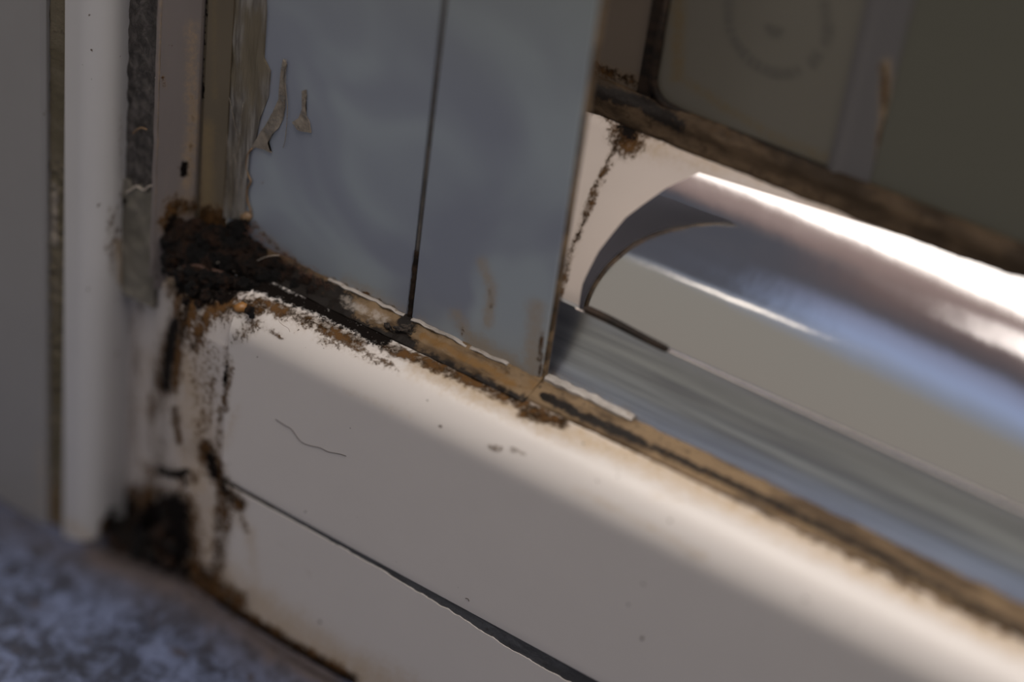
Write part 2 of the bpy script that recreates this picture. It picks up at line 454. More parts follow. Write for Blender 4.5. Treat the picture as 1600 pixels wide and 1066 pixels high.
prof = [(-27.0, 8), (-27.0, .35), (-26.85, .1), (-26.6, 0)] + arc(-24.7, 3.5, 3.0, 3.5, -90, 0, 14) + [(-21.7, 8)]
V, Fc = sweep(prof, bz, ZT, .8, 'z', .45)
o = make('frame_post', V, Fc, m_post, strokes=[
    (0, [(180, 330), (172, 380), (180, 425)], 13, .38), (0, [(188, 180), (190, 320)], 6, .30), (1, [(172, 118)], 4, .5), (0, [(188, 330), (186, 420)], 5, .3),
    (2, [(185, 380), (190, 440)], 9, .7), (0, [(165, 820), (160, 860)], 12, .9), (1, [(175, 800), (165, 850)], 10, .8), (2, [(110, 820), (150, 850)], 12, .5), (1, [(185, 860)], 16, 1.)])
tag(o, 'white rounded plastic post standing on the grey floor beside the corner', 'frame post')

# ------------------------------------------------------------------ jamb: gasket, lip, inner face, channel, foot
jamb = empty('window_jamb', (-12, 5, -42))
tag(jamb, 'stained inner window jamb rising from the mouldy corner, right of the rounded post', 'window jamb')
xa = lambda px, y: xat(px, 300, y)
x0, x1 = xa(186, 6.0), xa(247, 5.2)
zg = zat(225, 302, 5.4)
V, Fc = sweep([(x0, 6.2), (x0 + .2, 5.6), (x1, 5.2), (x1, 9), (x0, 9)], zg - .3, ZT, .35, 'z', .35,
              jig=lambda q: [q[0], q[1] + (noise.fractal(Vector((q[0] * 1.2, 1, q[2] * .6)), 1., 2., 4) * .30 if q[1] < 7 else 0), q[2] + (wob(q[0], 1.6, 1.4, 5) if q[2] < zg + 1 else 0)])
o = make('rubber_gasket', V, Fc, m_gasket, jamb); tag(o, 'dark wrinkled rubber gasket')
adopt(o, jamb)
V, Fc = sweep([(x0 - .1, 5.6), (x0 + .3, 5.1), (x1, 4.9), (x1, 9), (x0, 9)], zat(225, 475, 5), zg + .6, .35, 'z', .35,
              jig=lambda q: [q[0], q[1] + (noise.noise(Vector((q[0] * .8, 4, q[2] * .5))) * .25 if q[1] < 7 else 0), q[2] + (wob(q[0], 1.7, 1.3, 9) if q[2] > zg - .5 else 0)])
o = make('filler_patch', V, Fc, m_putty); tag(o, 'olive grey putty with a torn top edge'); adopt(o, jamb)
# torn bright chips on the gasket
def chip(name, pts, y, thick, mat, root, label=None):
    P = [on(px, py, 1, y) for px, py in pts]; k = len(P)
    c = sum(P) / k
    V = [tuple(p) for p in P] + [tuple(p + np.array([0, thick / 1000, 0])) for p in P] + [tuple(c - np.array([0, thick / 1500, 0]))]
    Fc = [(i, (i + 1) % k, 2 * k) for i in range(k)] + [(i, (i + 1) % k, k + (i + 1) % k, k + i) for i in range(k)] + [tuple(range(k, 2 * k))]
    o = make(name, V, Fc, mat, sharp=80); 
    if label: tag(o, label)
    if root: adopt(o, root)
    return o
def ribbon(name, pts, y, w, mat, root, axis=1):
    P = smooth_path([on(px, py, axis, y) for px, py in pts], 5)
    V, Fc = tube_mesh([P], w / 1000, 6)
    o = make(name, V, Fc, mat, sharp=180)
    if root: adopt(o, root)
    return o
ribbon('torn_edge', [(207, 210), (214, 203), (222, 200), (230, 203)], 5.0, .13, m_amber, jamb)
ribbon('torn_edge', [(196, 302), (206, 296), (214, 291), (224, 297), (232, 292), (243, 288)], 4.9, .12, m_palechip, jamb)
ribbon('torn_edge', [(194, 308), (194, 318), (198, 312)], 4.9, .12, m_mould, jamb)
ribbon('torn_edge', [(244, 119), (247, 123)], 4.4, .28, m_palechip, jamb)
# lip and inner face
zl = zat(250, 440, 4)
V, Fc = sweep([(x1 - .1, 4.2), (x1 + .15, 3.9), (x1 + .45, 4.2), (x1 + .45, 9), (x1 - .1, 9)], zl, ZT, .6, 'z', .2, jig=lambda q: [q[0] + wob(q[2], .4, .12, 1), q[1], q[2]])
o = make('lip', V, Fc, m_inner, strokes=[(2, [(252, 0), (248, 250), (246, 330)], 5, .35)]); adopt(o, jamb)
xb = xa(303, 8.2)
V, Fc = sweep([(x1 + .45, 4.4), (xb, 8.2), (xb, 10), (x1 + .45, 10)], zl - 2, ZT, .45, 'z', .3)
o = make('inner_face', V, Fc, m_inner, strokes=[
    (1, [(288, 256), (287, 272)], 6, 1.), (0, [(256, 120), (258, 140)], 5, .5), (2, [(300, 40), (300, 200), (290, 320)], 14, .42), (0, [(300, 150), (298, 300)], 9, .22),
    (0, [(262, 350), (275, 320), (300, 325)], 18, .8), (1, [(262, 380), (270, 345)], 12, .9), (2, [(262, 0), (260, 300)], 8, .12)])
adopt(o, jamb)
xc_, xd = xa(313, 8.6), xa(350, 9.7)
V, Fc = sweep([(xb, 8.9), (xc_, 8.9), (xc_, 10.4), (xb, 10.4)], zl, ZT, .6, 'z', .3)
o = make('joint_line', V, Fc, m_chan, strokes=[(1, [(314, -20), (310, 150)], 9, 1.2), (0, [(308, 150), (303, 330)], 6, .5)]); adopt(o, jamb)
V, Fc = sweep([(xc_, 8.6), (xd, 9.7), (xd, 10.6), (xc_, 10.6)], zl, ZT, .45, 'z', .3)
o = make('yellowed_bead', V, Fc, m_chan, strokes=[(2, [(325, 200), (322, 330)], 14, .8), (0, [(308, 250), (310, 330)], 8, .6), (0, [(320, 340), (350, 345)], 22, .95), (2, [(335, 0), (335, 150)], 6, .4)])
adopt(o, jamb)
# foot: the white lower part of the jamb left of the sill
xf0 = xat(182, 600, 7.0)
fprof = [(xf0, 7.4), (xf0 + 1.5, 6.9), (-17.0, 6.2), (-14.2, 5.0), (-11.6, 3.3), (-9.5, 1.9), (-7.0, .75), (-4.0, .15), (-.2, .05), (.45, .35), (.5, 8.8), (xf0, 8.8)]
ft = zat(262, 432, 2.5)
def fjig(q):
    x, y, z = q
    t = max(0, (z - (ft - 4.5)) / 4.5)
    y = y + (2.2 * t * t if y < 6 else 0)
    z = z + float(np.interp(x, [-20, -14, -10, -4, .5], [-2.2, -1.0, 0, 1.2, 2.4])) * (1 if z > ft - 3 else 0)
    return [x, y + noise.noise(Vector((x * .3, 0, z * .2))) * .12, z]
V, Fc = sweep(fprof, bz, ft, .35, 'z', .35, jig=fjig)
foot_st = [
    (1, [(272, 505), (266, 545), (258, 605)], 9, 1.0), (0, [(300, 455), (285, 500), (270, 540), (258, 600)], 24, .85),
    (0, [(255, 425), (246, 440)], 9, .8), (1, [(285, 445), (330, 460), (360, 450)], 20, .95), (0, [(290, 455), (350, 475)], 30, .85), (0, [(330, 460), (320, 500), (300, 540)], 20, .62),
    (2, [(262, 430), (290, 450)], 20, .8), (0, [(300, 540), (320, 600)], 24, .40),
    (1, [(250, 735), (270, 742), (290, 738)], 8, .95), (1, [(288, 740), (290, 770)], 6, .6), (0, [(236, 620), (236, 700)], 8, .50), (0, [(272, 640), (280, 690)], 9, .62),
    (0, [(240, 735), (300, 745)], 16, .55), (0, [(300, 500), (330, 600), (310, 700)], 34, .33), (0, [(250, 620), (245, 720)], 22, .38), (0, [(345, 640), (340, 700)], 8, .5),
    (1, [(328, 712), (335, 742)], 9, .9), (0, [(322, 700), (335, 735), (350, 755)], 17, .9), (0, [(290, 790), (300, 860)], 12, .45),
    (0, [(212, 480), (208, 600), (205, 780)], 24, .30), (0, [(245, 600), (240, 760)], 20, .42), (2, [(230, 560), (225, 700), (240, 780)], 26, .30), (2, [(290, 560), (310, 700), (300, 840)], 45, .6), (0, [(220, 770), (260, 780)], 26, .55),  # brown haze down the left paints in the post's shade, beside real stains
    (1, [(185, 800), (190, 850), (225, 830), (265, 800), (270, 860)], 30, 1.4), (0, [(170, 780), (230, 770), (290, 790), (300, 860)], 24, .7), (1, [(175, 860), (280, 890)], 22, 1.0), (0, [(170, 800), (230, 790), (280, 820)], 26, .75),
    (0, [(285, 870), (330, 915)], 22, .9), (0, [(265, 888), (310, 920), (360, 955)], 14, 1.0), (0, [(345, 770), (342, 850), (335, 900)], 13, .62), (2, [(330, 780), (320, 880)], 24, .55),
    (1, [(354, 572), (352, 585), (350, 602)], 4, .7), (0, [(352, 545), (356, 570), (350, 640)], 8, .5)]
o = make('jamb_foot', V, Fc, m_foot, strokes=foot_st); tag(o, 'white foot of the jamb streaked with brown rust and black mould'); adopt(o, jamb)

# ------------------------------------------------------------------ sill
sill = empty('window_sill', (45, 4, -42))
tag(sill, 'white plastic window sill rail running from the mouldy corner to the lower right', 'window sill')
SX0, SX1 = .6, 150
pu = [(9.6, -18.2)] + [(.35, -18.2), (.05, -17.9)] + [(0, -17.2), (0, 3.2)] + arc(5.2, 3.4, 5.2, 5.2, 180, 92, 16)[1:] + [(7.4, 8.9), (9.6, 9.4)]
sill_st = [
    (1, [(350, 434), (410, 448), (500, 483), (600, 531)], 14, .95), (0, [(355, 465), (400, 472), (480, 500), (560, 535)], 14, .7), (0, [(360, 470), (400, 480)], 20, .8),
    (0, [(500, 530), (560, 550), (620, 580)], 12, .36), (0, [(590, 560), (610, 572)], 7, .5), (0, [(600, 540), (700, 580), (850, 645)], 12, .75),
    (2, [(440, 500), (700, 610)], 20, .2), (0, [(820, 645), (880, 660)], 13, .85), (2, [(650, 570), (850, 660), (1000, 720), (1200, 815), (1600, 1015)], 24, .65),
    (0, [(1000, 700), (1200, 800), (1400, 905), (1600, 1000)], 14, .45), (2, [(900, 765), (1000, 815), (1100, 870)], 9, .35), (2, [(540, 610), (640, 650)], 7, .25),
    (0, [(765, 697), (782, 702)], 5, .50), (0, [(800, 703), (818, 708)], 5, .50), (0, [(1075, 870), (1110, 895)], 7, .24), (2, [(1020, 770), (1060, 780)], 14, .30),
    (0, [(352, 545), (358, 575), (350, 640)], 9, .55), (1, [(354, 572), (352, 603)], 4, .75), (0, [(370, 530), (400, 500)], 16, .45), (0, [(345, 745), (365, 765)], 9, .8),
    (2, [(350, 700), (370, 640)], 12, .3), (0, [(345, 735)], 14, .7), (0, [(1003, 998)], 4, .6), (0, [(982, 945)], 4, .4), (0, [(400, 505), (440, 525)], 9, .3)]
V, Fc = sweep(pu, SX0, SX1, .33, 'x', .4)
o = make('upper_rail', V, Fc, m_sill, strokes=sill_st); adopt(o, sill)
def zgap(x): return -18.35 - float(np.interp(x, [0, 10, 20, 30, 38, 46, 58, 70, 150], [.25, .28, .35, .65, 1.0, 1.7, 1.9, 2.2, 3.])) + (wob(x, .9, .22, 4) + wob(x, 2.6, .08, 8) if x > 18 else 0)
pl = [(6.0, -44), (0.05, -44), (0, -43), (.0, -18.8), (6.0, -18.8)]
def ljig(q):
    x, y, z = q
    if z > -26: z = z + (zgap(x) + 18.8) * (z + 26) / 7.2
    return [x, y, z]
V, Fc = sweep(pl, SX0, SX1, .33, 'x', .4, jig=ljig)
o = make('lower_rail', V, Fc, m_sill, strokes=[
    (0, [(335, 740), (350, 768), (375, 788)], 14, .9), (0, [(352, 775), (347, 850), (337, 905)], 15, .66), (0, [(372, 790), (384, 830)], 8, .36), (0, [(275, 888), (362, 950), (450, 1005), (550, 1062)], 12, .95),
    (0, [(315, 905), (370, 940)], 26, .75), (2, [(300, 870), (400, 950), (520, 1030), (700, 1130)], 40, .6), (2, [(350, 780), (390, 830), (400, 920)], 14, .35),
    (1, [(275, 893), (362, 956), (450, 1010), (550, 1066)], 6, .9), (0, [(500, 972)], 7, .33), (2, [(310, 800), (300, 860)], 20, .4), (1, [(345, 758), (352, 768)], 8, .8),
    (0, [(430, 845), (465, 870), (485, 900)], 4, .22)])
adopt(o, sill)
V, Fc = sweep([(.14, -23.5), (.12, -20), (.12, -18.0), (5, -18.0), (5, -23.5)], SX0, SX1, .6, 'x', .5, jig=lambda q: [q[0], q[1] + (wob(q[0], .8, .06) if q[1] < 1 else 0), q[2]])
o = make('groove_filler', V, Fc, m_groove, strokes=[(1, [(340, 745), (420, 790)], 12, 1.)]); tag(o, 'dark grey filler in the long groove'); adopt(o, sill)

# ------------------------------------------------------------------ sealant along the glazing foot
seal = empty('sealant_bead', (60, 9, 9)); tag(seal, 'brown dirty sealant bead along the foot of the blue-grey glazing', 'sealant')
def bjig(q):
    x, y, z = q
    k = noise.fractal(Vector((x * .45, y * .8, 7)), 1., 2., 4) * .22
    if z > 8.3: z += k; y -= k * .6
    return [x, y, z]
V, Fc = sweep([(10.6, 8.2), (6.7, 8.2), (6.6, 8.95), (7.3, 9.35), (8.2, 9.45), (9.2, 9.9), (10.1, 10.35), (10.6, 10.4)], -3, 38.6, .3, 'x', .3, jig=bjig)
o = make('dirty_fillet', V, Fc, m_seal, strokes=[
    (2, [(540, 470), (600, 500)], 14, .6), (1, [(380, 430), (450, 445), (525, 478)], 34, 1.4),  (1, [(480, 485), (560, 515), (640, 540)], 17, 1.0), (1, [(636, 500), (628, 522)], 17, 1.1),
    (0, [(660, 525), (760, 575), (800, 600)], 8, 1.0), (1, [(660, 555), (760, 600), (840, 640)], 13, .8), (0, [(830, 600), (848, 612)], 14, .7), (1, [(520, 500), (470, 470)], 18, .9)])
adopt(o, seal)
def wjig(q): return [q[0], q[1] + wob(q[0], .9, .18, 2), q[2] + wob(q[0], .55, .30, 6)]
V, Fc = sweep([(10.1, 10.1), (9.7, 10.25), (9.65, 10.42), (9.85, 10.52), (10.2, 10.5)], 7.5, 19.0, .25, 'x', .25, jig=wjig)
o = make('silicone_edge', V, Fc, m_bead); tag(o, 'pale silicone edge'); adopt(o, seal)
V, Fc = sweep([(10.1, 10.1), (9.7, 10.2), (9.65, 10.36), (9.85, 10.46), (10.2, 10.46)], 20.1, 34, .25, 'x', .25, jig=wjig)
o = make('silicone_edge', V, Fc, m_bead); tag(o, 'pale silicone edge'); adopt(o, seal)
V, Fc = sweep([(12.2, 8.6), (7.2, 8.6), (7.4, 9.2), (9.0, 9.5), (10.0, 9.9), (10.7, 10.0), (12.2, 9.7)], 38.6, 150, .4, 'x', .3, jig=bjig)
o = make('browned_fillet', V, Fc, m_seal, strokes=[(1, [(850, 618), (900, 645), (1000, 690)], 9, 1.0), (1, [(1000, 690), (1200, 782), (1400, 882), (1600, 986)], 9, .85), (2, [(1000, 722), (1200, 815), (1400, 915), (1600, 1020)], 13, .9),  # first black stroke paints in a shadow gap
        (0, [(1010, 700), (1200, 790), (1600, 985)], 14, .25), (1, [(860, 640), (880, 655)], 12, .6)])
adopt(o, seal)
V, Fc = sweep([(10.6, 9.9), (10.6, 10.3), (10.9, 10.5), (11.6, 10.5), (11.6, 9.9)], 38.7, 50.5, .25, 'x', .25, jig=wjig)
o = make('silicone_edge', V, Fc, m_bead); tag(o, 'pale silicone edge'); adopt(o, seal)

# ------------------------------------------------------------------ blue-grey glazing panels
GX0, GX1, GX2, GX3 = xat(386, 330, 10.2), 19.15, 19.85, 38.35
def glaze(name, a, b, st, label):
    e = .12
    V, Fc = sweep([(a, 10.2 + e), (a + e, 10.2), (b - e, 10.2), (b, 10.2 + e), (b, 11.6), (a, 11.6)], 9.6, 64, .5, 'z', .5)
    root = empty(name, ((a + b) / 2, 11, 9.6)); tag(root, label, 'glazing')
    o = make('glazed_face', V, Fc, m_panel, strokes=st); adopt(o, root)
    V, Fc = sweep([(a, 11.6), (b, 11.6), (b, 12.0), (a, 12.0)], 9.8, 64, 2, 'z', 2)  # added sheet behind the glazing, darkens its reflection in the cover
    o = make('dark_sheet', V, Fc, m_dark_sheet); tag(o, 'added dark sheet that dims the reflection'); adopt(o, root)
    return root
glaze('glazing_panel', -9, GX1, [
    (2, [(540, 440), (600, 470), (630, 490)], 13, .55), (0, [(500, 430), (560, 455), (615, 482)], 5, .5), (2, [(410, 370), (470, 420), (520, 445)], 14, .40),
    (0, [(395, 350), (430, 385), (480, 425)], 7, .45), (0, [(408, 286)], 3, .8), (0, [(482, 336)], 2.2, .9), (2, [(415, 130), (400, 230)], 20, .30), (0, [(385, 340)], 8, .8)],
      'blue-grey glazing panel left of the thin dark vertical joint')
glaze('glazing_panel', GX2, GX3, [
    (2, [(752, 410), (768, 450), (762, 505)], 10, .8), (2, [(712, 490), (735, 530)], 12, .75), (2, [(740, 540), (790, 570), (838, 605)], 20, 1.), (2, [(838, 480), (830, 600)], 18, .8), (0, [(765, 450), (768, 480)], 6, .28),
    (0, [(846, 520), (842, 600)], 4, .7), (2, [(655, 500), (760, 570)], 9, .5), (0, [(716, 505), (722, 520)], 6, .35)],
      'blue-grey glazing panel right of the thin dark vertical joint')
jt = empty('panel_joint', (19.5, 10, 10)); tag(jt, 'thin dark vertical joint between the two blue-grey glazing panels', 'joint')
zb = zat(648, 392, 10.2)
V, Fc = sweep([(GX1, 10.55), (19.35, 10.3), (19.65, 10.3), (GX2, 10.55), (GX2, 11.5), (GX1, 11.5)], zb, 64, .6, 'z', .2)
o = make('joint_strip', V, Fc, m_joint); tag(o, 'grey brown upper strip'); adopt(o, jt)
V, Fc = sweep([(GX1, 10.3), (19.35, 10.05), (19.65, 10.05), (GX2, 10.3), (GX2, 11.5), (GX1, 11.5)], 9.8, zb, .25, 'z', .15,
              jig=lambda q: [q[0] + wob(q[2], 1.3, .10, 3), q[1] - (noise.noise(Vector((q[0] * 3, 3, q[2] * 2))) * .15 if q[1] < 10.4 else 0), q[2]])
o = make('mouldy_strip', V, Fc, m_gap); tag(o, 'black mouldy lower end'); adopt(o, jt)
V, Fc = sweep([(GX3, 10.5), (GX3 + .22, 10.6), (GX3 + .22, 11.5), (GX3, 11.5)], 9.8, 64, .5, 'z', .3)
o = make('edge_strip', V, Fc, m_seal, strokes=[(1, [(880, 400), (845, 600)], 8, .5)])
tag(o, 'thin brown strip down the right edge of the blue-grey glazing', 'edge strip')

# ------------------------------------------------------------------ scraped silicone over the left of the glazing
def film(name, outline, y, thick, mat, amp=.2, root=None, step=None):
    """thin sheet with a traced outline, real thickness"""
    bm = bmesh.new()
    P = [on(px, py, 1, y) for px, py in outline]
    vs = [bm.verts.new(tuple(p)) for p in P]
    f = bm.faces.new(vs)
    bmesh.ops.triangulate(bm, faces=[f])
    for _ in range(3): bmesh.ops.subdivide_edges(bm, edges=[e for e in bm.edges if e.calc_length() > .0007], cuts=1, use_grid_fill=False); bmesh.ops.triangulate(bm, faces=[q for q in bm.faces if len(q.verts) > 3])
    r = bmesh.ops.extrude_face_region(bm, geom=list(bm.faces))
    ex = [g for g in r['geom'] if isinstance(g, bmesh.types.BMVert)]
    for v in ex: v.co.y -= thick / 1000
    for v in bm.verts:
        if v in ex: v.co.y -= (noise.noise(Vector((v.co.x * 900, 0, v.co.z * 160))) + .3) * amp / 1000
    me = bpy.data.meshes.new(name); bm.to_mesh(me); V = [tuple(v.co) for v in me.vertices]; Fc = [tuple(p.vertices) for p in me.polygons]
    bm.free(); bpy.data.meshes.remove(me)
    o = make(name, V, Fc, mat, sharp=50)
    if root: adopt(o, root)
    return o
smr = empty('scraped_silicone', (-8, 10, 15)); tag(smr, 'scraped translucent grey silicone smear on the left of the blue-grey glazing', 'silicone smear')
film('smear_sheet', [(343, -60), (416, -60), (418, 20), (414, 90), (424, 110), (421, 150), (408, 185), (402, 215), (392, 236), (386, 255), (385, 272), (389, 285), (384, 300), (386, 330), (384, 345), (372, 340), (343, 338), (343, 150)], 10.25, .22, m_smear, .35, smr)
ribbon('amber_edge', [(394, 232), (388, 240), (385, 258), (388, 274), (392, 284), (386, 297), (387, 315), (392, 332), (384, 344)], 9.95, .13, m_amber, smr)
chip('amber_lump', [(376, 336), (384, 332), (391, 338), (389, 346), (380, 348), (374, 343)], 9.7, .5, m_amber, smr)
for pts in ([(338, 150), (352, 190), (355, 230), (352, 334)], [(366, 240), (370, 280), (368, 336)], [(376, 255), (377, 300), (375, 336)], [(360, 250), (362, 300), (361, 335)], [(348, 40), (352, 120), (362, 170), (372, 220)], [(380, 160), (372, 230), (364, 245)]):
    ribbon('scrape_ridge', pts, 9.75, .045, m_film, smr)
fk = film('torn_film', [(444, 92), (449, 100), (444, 120), (447, 145), (446, 168), (443, 185), (436, 200), (428, 208), (418, 213), (408, 224), (417, 233), (425, 238), (414, 234), (400, 230), (390, 238), (398, 222), (410, 208), (420, 192), (428, 175), (436, 155), (438, 130), (440, 108)], 10.15, .12, m_film, .35)
tag(fk, 'larger torn silicone flake curling off the blue-grey glazing', 'silicone flake', 'torn silicone flakes on the glazing')
fk = film('torn_film', [(472, 142), (479, 140), (480, 152), (477, 165), (479, 180), (484, 190), (487, 207), (478, 206), (466, 202), (458, 190), (468, 184), (473, 170), (474, 155)], 10.15, .10, m_film, .25)
tag(fk, 'smaller torn silicone flake alone on the blue-grey glazing', 'silicone flake', 'torn silicone flakes on the glazing')
ribbon('curl', [(447, 92), (446, 130), (449, 170), (446, 215), (442, 232)], 9.95, .05, m_film, smr)

# ------------------------------------------------------------------ metal track behind
track = empty('metal_track', (80, 14, 9)); tag(track, 'polished metal track with a rounded cover right of the blue-grey glazing', 'metal track')
V, Fc = sweep([(11.2, 9.2), (12.2, 10.5), (13.1, 11.9), (13.9, 13.6), (14.5, 15.3), (14.85, 16.8), (15.0, 18.2), (16.5, 18.2), (16.5, 9.2)], 30, 150, .8, 'x', .45)
o = make('flat_face', V, Fc, m_strip, strokes=[(0, [(850, 600), (900, 625), (1000, 675)], 9, .35), (2, [(860, 590), (960, 640), (1000, 665)], 14, .5), (2, [(1000, 668), (1200, 758), (1600, 968)], 9, .6)])
tag(o, 'brushed grey lower face'); adopt(o, track)
# rounded cover: arc over the sloping cream rail, its left end cut on a slant
sd = (15 / 25, 20 / 25); nn = (-20 / 25, 15 / 25)
V, Fc = [], []
NU, NXs = 80, 110
prof_c = [(0., 0.)]
for j in range(NU):                      # surface turns quickly at the foot, slowly toward the top
    nang = math.radians(58 * ((j + .5) / NU) ** .55)
    prof_c.append((prof_c[-1][0] + math.sin(nang), prof_c[-1][1] + math.cos(nang)))
Lc = math.hypot(*prof_c[-1]); rt = math.atan2(prof_c[-1][0], prof_c[-1][1]) - math.atan2(15, 20)
prof_c = [((a * math.cos(rt) - b * math.sin(rt)) / Lc, (a * math.sin(rt) + b * math.cos(rt)) / Lc) for a, b in prof_c]
for i in range(NXs + 1):
    for j in range(NU + 1):
        u = j / NU
        xr = float(np.interp(u, [0, .15, .36, .6, .85, 1], [39.4, 39.0, 39.4, 40.6, 43.2, 45.6]))
        t = (i / NXs) ** 1.3; x = xr + (150 - xr) * t
        L = 19.6 + .077 * (x - 44.6); a, b = prof_c[j]
        V.append((x / 1000, (15 + a * L - .04) / 1000, (18.2 + b * L + .03) / 1000))
nrow = NU + 1
for i in range(NXs):
    for j in range(NU):
        a = i * nrow + j; Fc.append((a, a + 1, a + nrow + 1, a + nrow))
# back side (slightly sunk in the rail) so that the cover is a closed solid
off = len(V)
for i in range(NXs + 1):
    for j in (0, NU):
        p = V[i * nrow + j]; V.append((p[0], p[1] + .0008, p[2] - .0006))
for i in range(NXs):
    q = off + i * 2; Fc.append((q, q + 2, q + 3, q + 1))
    a = i * nrow; Fc.append((a, a + nrow, q + 2, q)); Fc.append((a + NU, q + 1, q + 3, a + nrow + NU))
Fc.append(tuple(list(range(0, NU + 1)) + [off + 1, off])); Fc.append(tuple(list(range(NXs * nrow, NXs * nrow + NU + 1)) + [off + NXs * 2 + 1, off + NXs * 2]))
o = make('rounded_cover', V, Fc, m_chrome, sharp=40); tag(o, 'mirror-bright rounded cover'); adopt(o, track)
# dark strip in place of a shadow gap, and thin lip, at the cover's foot
V, Fc = tube_mesh([smooth_path([on(912, 482, 1, 14.8), on(950, 500, 1, 14.75), on(1000, 526, 1, 14.8), on(1045, 548, 1, 14.9)])], .0004, 6)
o = make('shadow_strip', V, Fc, m_gap, sharp=180); tag(o, 'short dark strip for a shadow gap'); adopt(o, track)
V, Fc = sweep([(15.1, 18.0), (14.85, 18.02), (14.82, 18.15), (15.0, 18.22)], 39, 150, 2, 'x', .2)
o = make('lip', V, Fc, m_slope); adopt(o, track)

# ------------------------------------------------------------------ rear frame
rear = empty('frame_rail', (70, 25, 18)); tag(rear, 'cream sloping rear frame rail with a brown mitre joint behind the metal track', 'frame rail')
V, Fc = sweep([(15.6, 18.2), (15.9, 18.9), (27.4, 34.8), (28.2, 35.6), (32, 35.8), (32, 18.2)], 28, 150, .6, 'x', .6)
o = make('sloped_rail', V, Fc, m_slope, strokes=[
    (0, [(975, 200), (960, 230), (925, 310), (895, 390), (868, 475)], 6.5, .75), (0, [(1000, 190), (975, 215)], 18, 1.0), (1, [(1000, 165), (985, 200)], 24, .9), (0, [(1000, 170), (980, 215)], 30, .9), (0, [(925, 150), (1000, 185), (1060, 200)], 24, .85),
    (1, [(915, 150), (960, 165)], 14, .5), (0, [(1060, 190), (1200, 250), (1400, 330), (1600, 420)], 20, .8), (2, [(1000, 220), (1200, 270), (1600, 430)], 30, .45), (0, [(920, 170), (905, 260)], 8, .2)])
adopt(o, rear)
V, Fc = sweep([(28.2, 34.2), (27.9, 35.6), (28.3, 36.6), (28.6, 37.8), (29.6, 39.0), (30.4, 39.0), (30.4, 34.2)], 20, 150, .4, 'x', .35, jig=lambda q: [q[0], q[1] + (noise.fractal(Vector((q[0] * .3, q[2] * .5, 3)), 1., 2., 3) * .18 if q[1] < 30 else 0), q[2]])
o = make('brown_seal', V, Fc, m_backseal, strokes=[(1, [(925, 140), (1000, 160), (1060, 195)], 14, 1.0), (1, [(1050, 150), (1200, 225), (1300, 262)], 9, .8), (0, [(1100, 200), (1200, 235)], 8, .25), (0, [(1060, 150), (1290, 235), (1600, 350)], 6, .2)])
adopt(o, rear)
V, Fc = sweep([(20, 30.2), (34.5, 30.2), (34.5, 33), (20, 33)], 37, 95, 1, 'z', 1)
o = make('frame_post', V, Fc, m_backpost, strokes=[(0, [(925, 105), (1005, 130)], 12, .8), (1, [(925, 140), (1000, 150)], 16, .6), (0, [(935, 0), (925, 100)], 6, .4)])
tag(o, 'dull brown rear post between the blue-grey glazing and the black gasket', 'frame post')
V, Fc = sweep([(34.5, 29.8), (36.4, 29.8), (36.6, 31.6), (34.5, 31.6)], 37, 95, 1, 'z', .5)
o = make('black_gasket', V, Fc, m_gap); tag(o, 'black vertical gasket at the left edge of the stamped rear pane', 'gasket')
# rounded lower left corner of the gasket, over the pane
ga = []
for k in range(9):
    a = math.radians(180 + 90 * k / 8); ga.append((39.2 + 2.9 * math.cos(a), 42.0 + 3.2 * math.sin(a)))
V, Fc = tube_mesh([[(x / 1000, .0298, z / 1000) for x, z in [(36.3, 52), (36.3, 46)] + ga + [(43, 38.7)]]], .0005, 8)
g2 = make('corner_bead', V, Fc, m_gap, sharp=180); adopt(g2, rear)
rp = empty('window_pane', (48, 30, 38)); tag(rp, 'olive rear pane with a faint round stamp', 'pane')
V, Fc = sweep([(36.6, 30.2), (59.4, 30.2), (59.4, 31.6), (36.6, 31.6)], 37.4, 95, .6, 'z', .6)
o = make('pane_glass', V, Fc, m_back, strokes=[(2, [(1060, 0), (1060, 120)], 14, .6), (2, [(1060, 120), (1200, 210), (1330, 262)], 10, .5)]); adopt(o, rp)
# stamp: ring of worn marks
m_stamp = flat('worn_stamp_ink', (.125, .114, .090), .5)
def stamp(cpx, cpy, R0, R1, a0, a1, nseg, seed):
    rnd = random.Random(seed)
    c = on(cpx, cpy, 1, 30.15); V, Fc = [], []
    for i in range(nseg):
        if rnd.random() < .1: continue
        b = a0 + (a1 - a0) * i / nseg; e = b + (a1 - a0) / nseg * rnd.uniform(.55, .9)
        i0 = R0 + rnd.uniform(0, .25); i1 = R1 - rnd.uniform(0, .3)
        q = []
        for (ang, rr) in ((b, i0), (e, i0), (e, i1), (b, i1)):
            q.append((c[0] + rr / 1000 * math.cos(math.radians(ang)), c[2] + rr / 1000 * math.sin(math.radians(ang))))
        n0 = len(V)
        V += [(x, .03014, z) for x, z in q] + [(x, .03022, z) for x, z in q]
        Fc += [(n0, n0 + 1, n0 + 2, n0 + 3), (n0 + 7, n0 + 6, n0 + 5, n0 + 4)] + [(n0 + k, n0 + (k + 1) % 4, n0 + 4 + (k + 1) % 4, n0 + 4 + k) for k in range(4)]
    return V, Fc
V1, F1 = stamp(1215, 30, 5.3, 6.8, 150, 400, 26, 3)
o = make('round_stamp', V1, F1, m_stamp, smooth=False); tag(o, 'faint worn round stamp'); adopt(o, rp)
V1, F1 = stamp(1210, 38, .2, 1.5, 190, 370, 4, 5)
o = make('stamp_centre', V1, F1, m_stamp, smooth=False); adopt(o, rp)
V, Fc = sweep([(59.4, 29.8), (60.2, 29.5), (61.0, 29.9), (64.4, 30.0), (64.4, 31.6), (59.4, 31.6)], 37.4, 95, .8, 'z', .5)
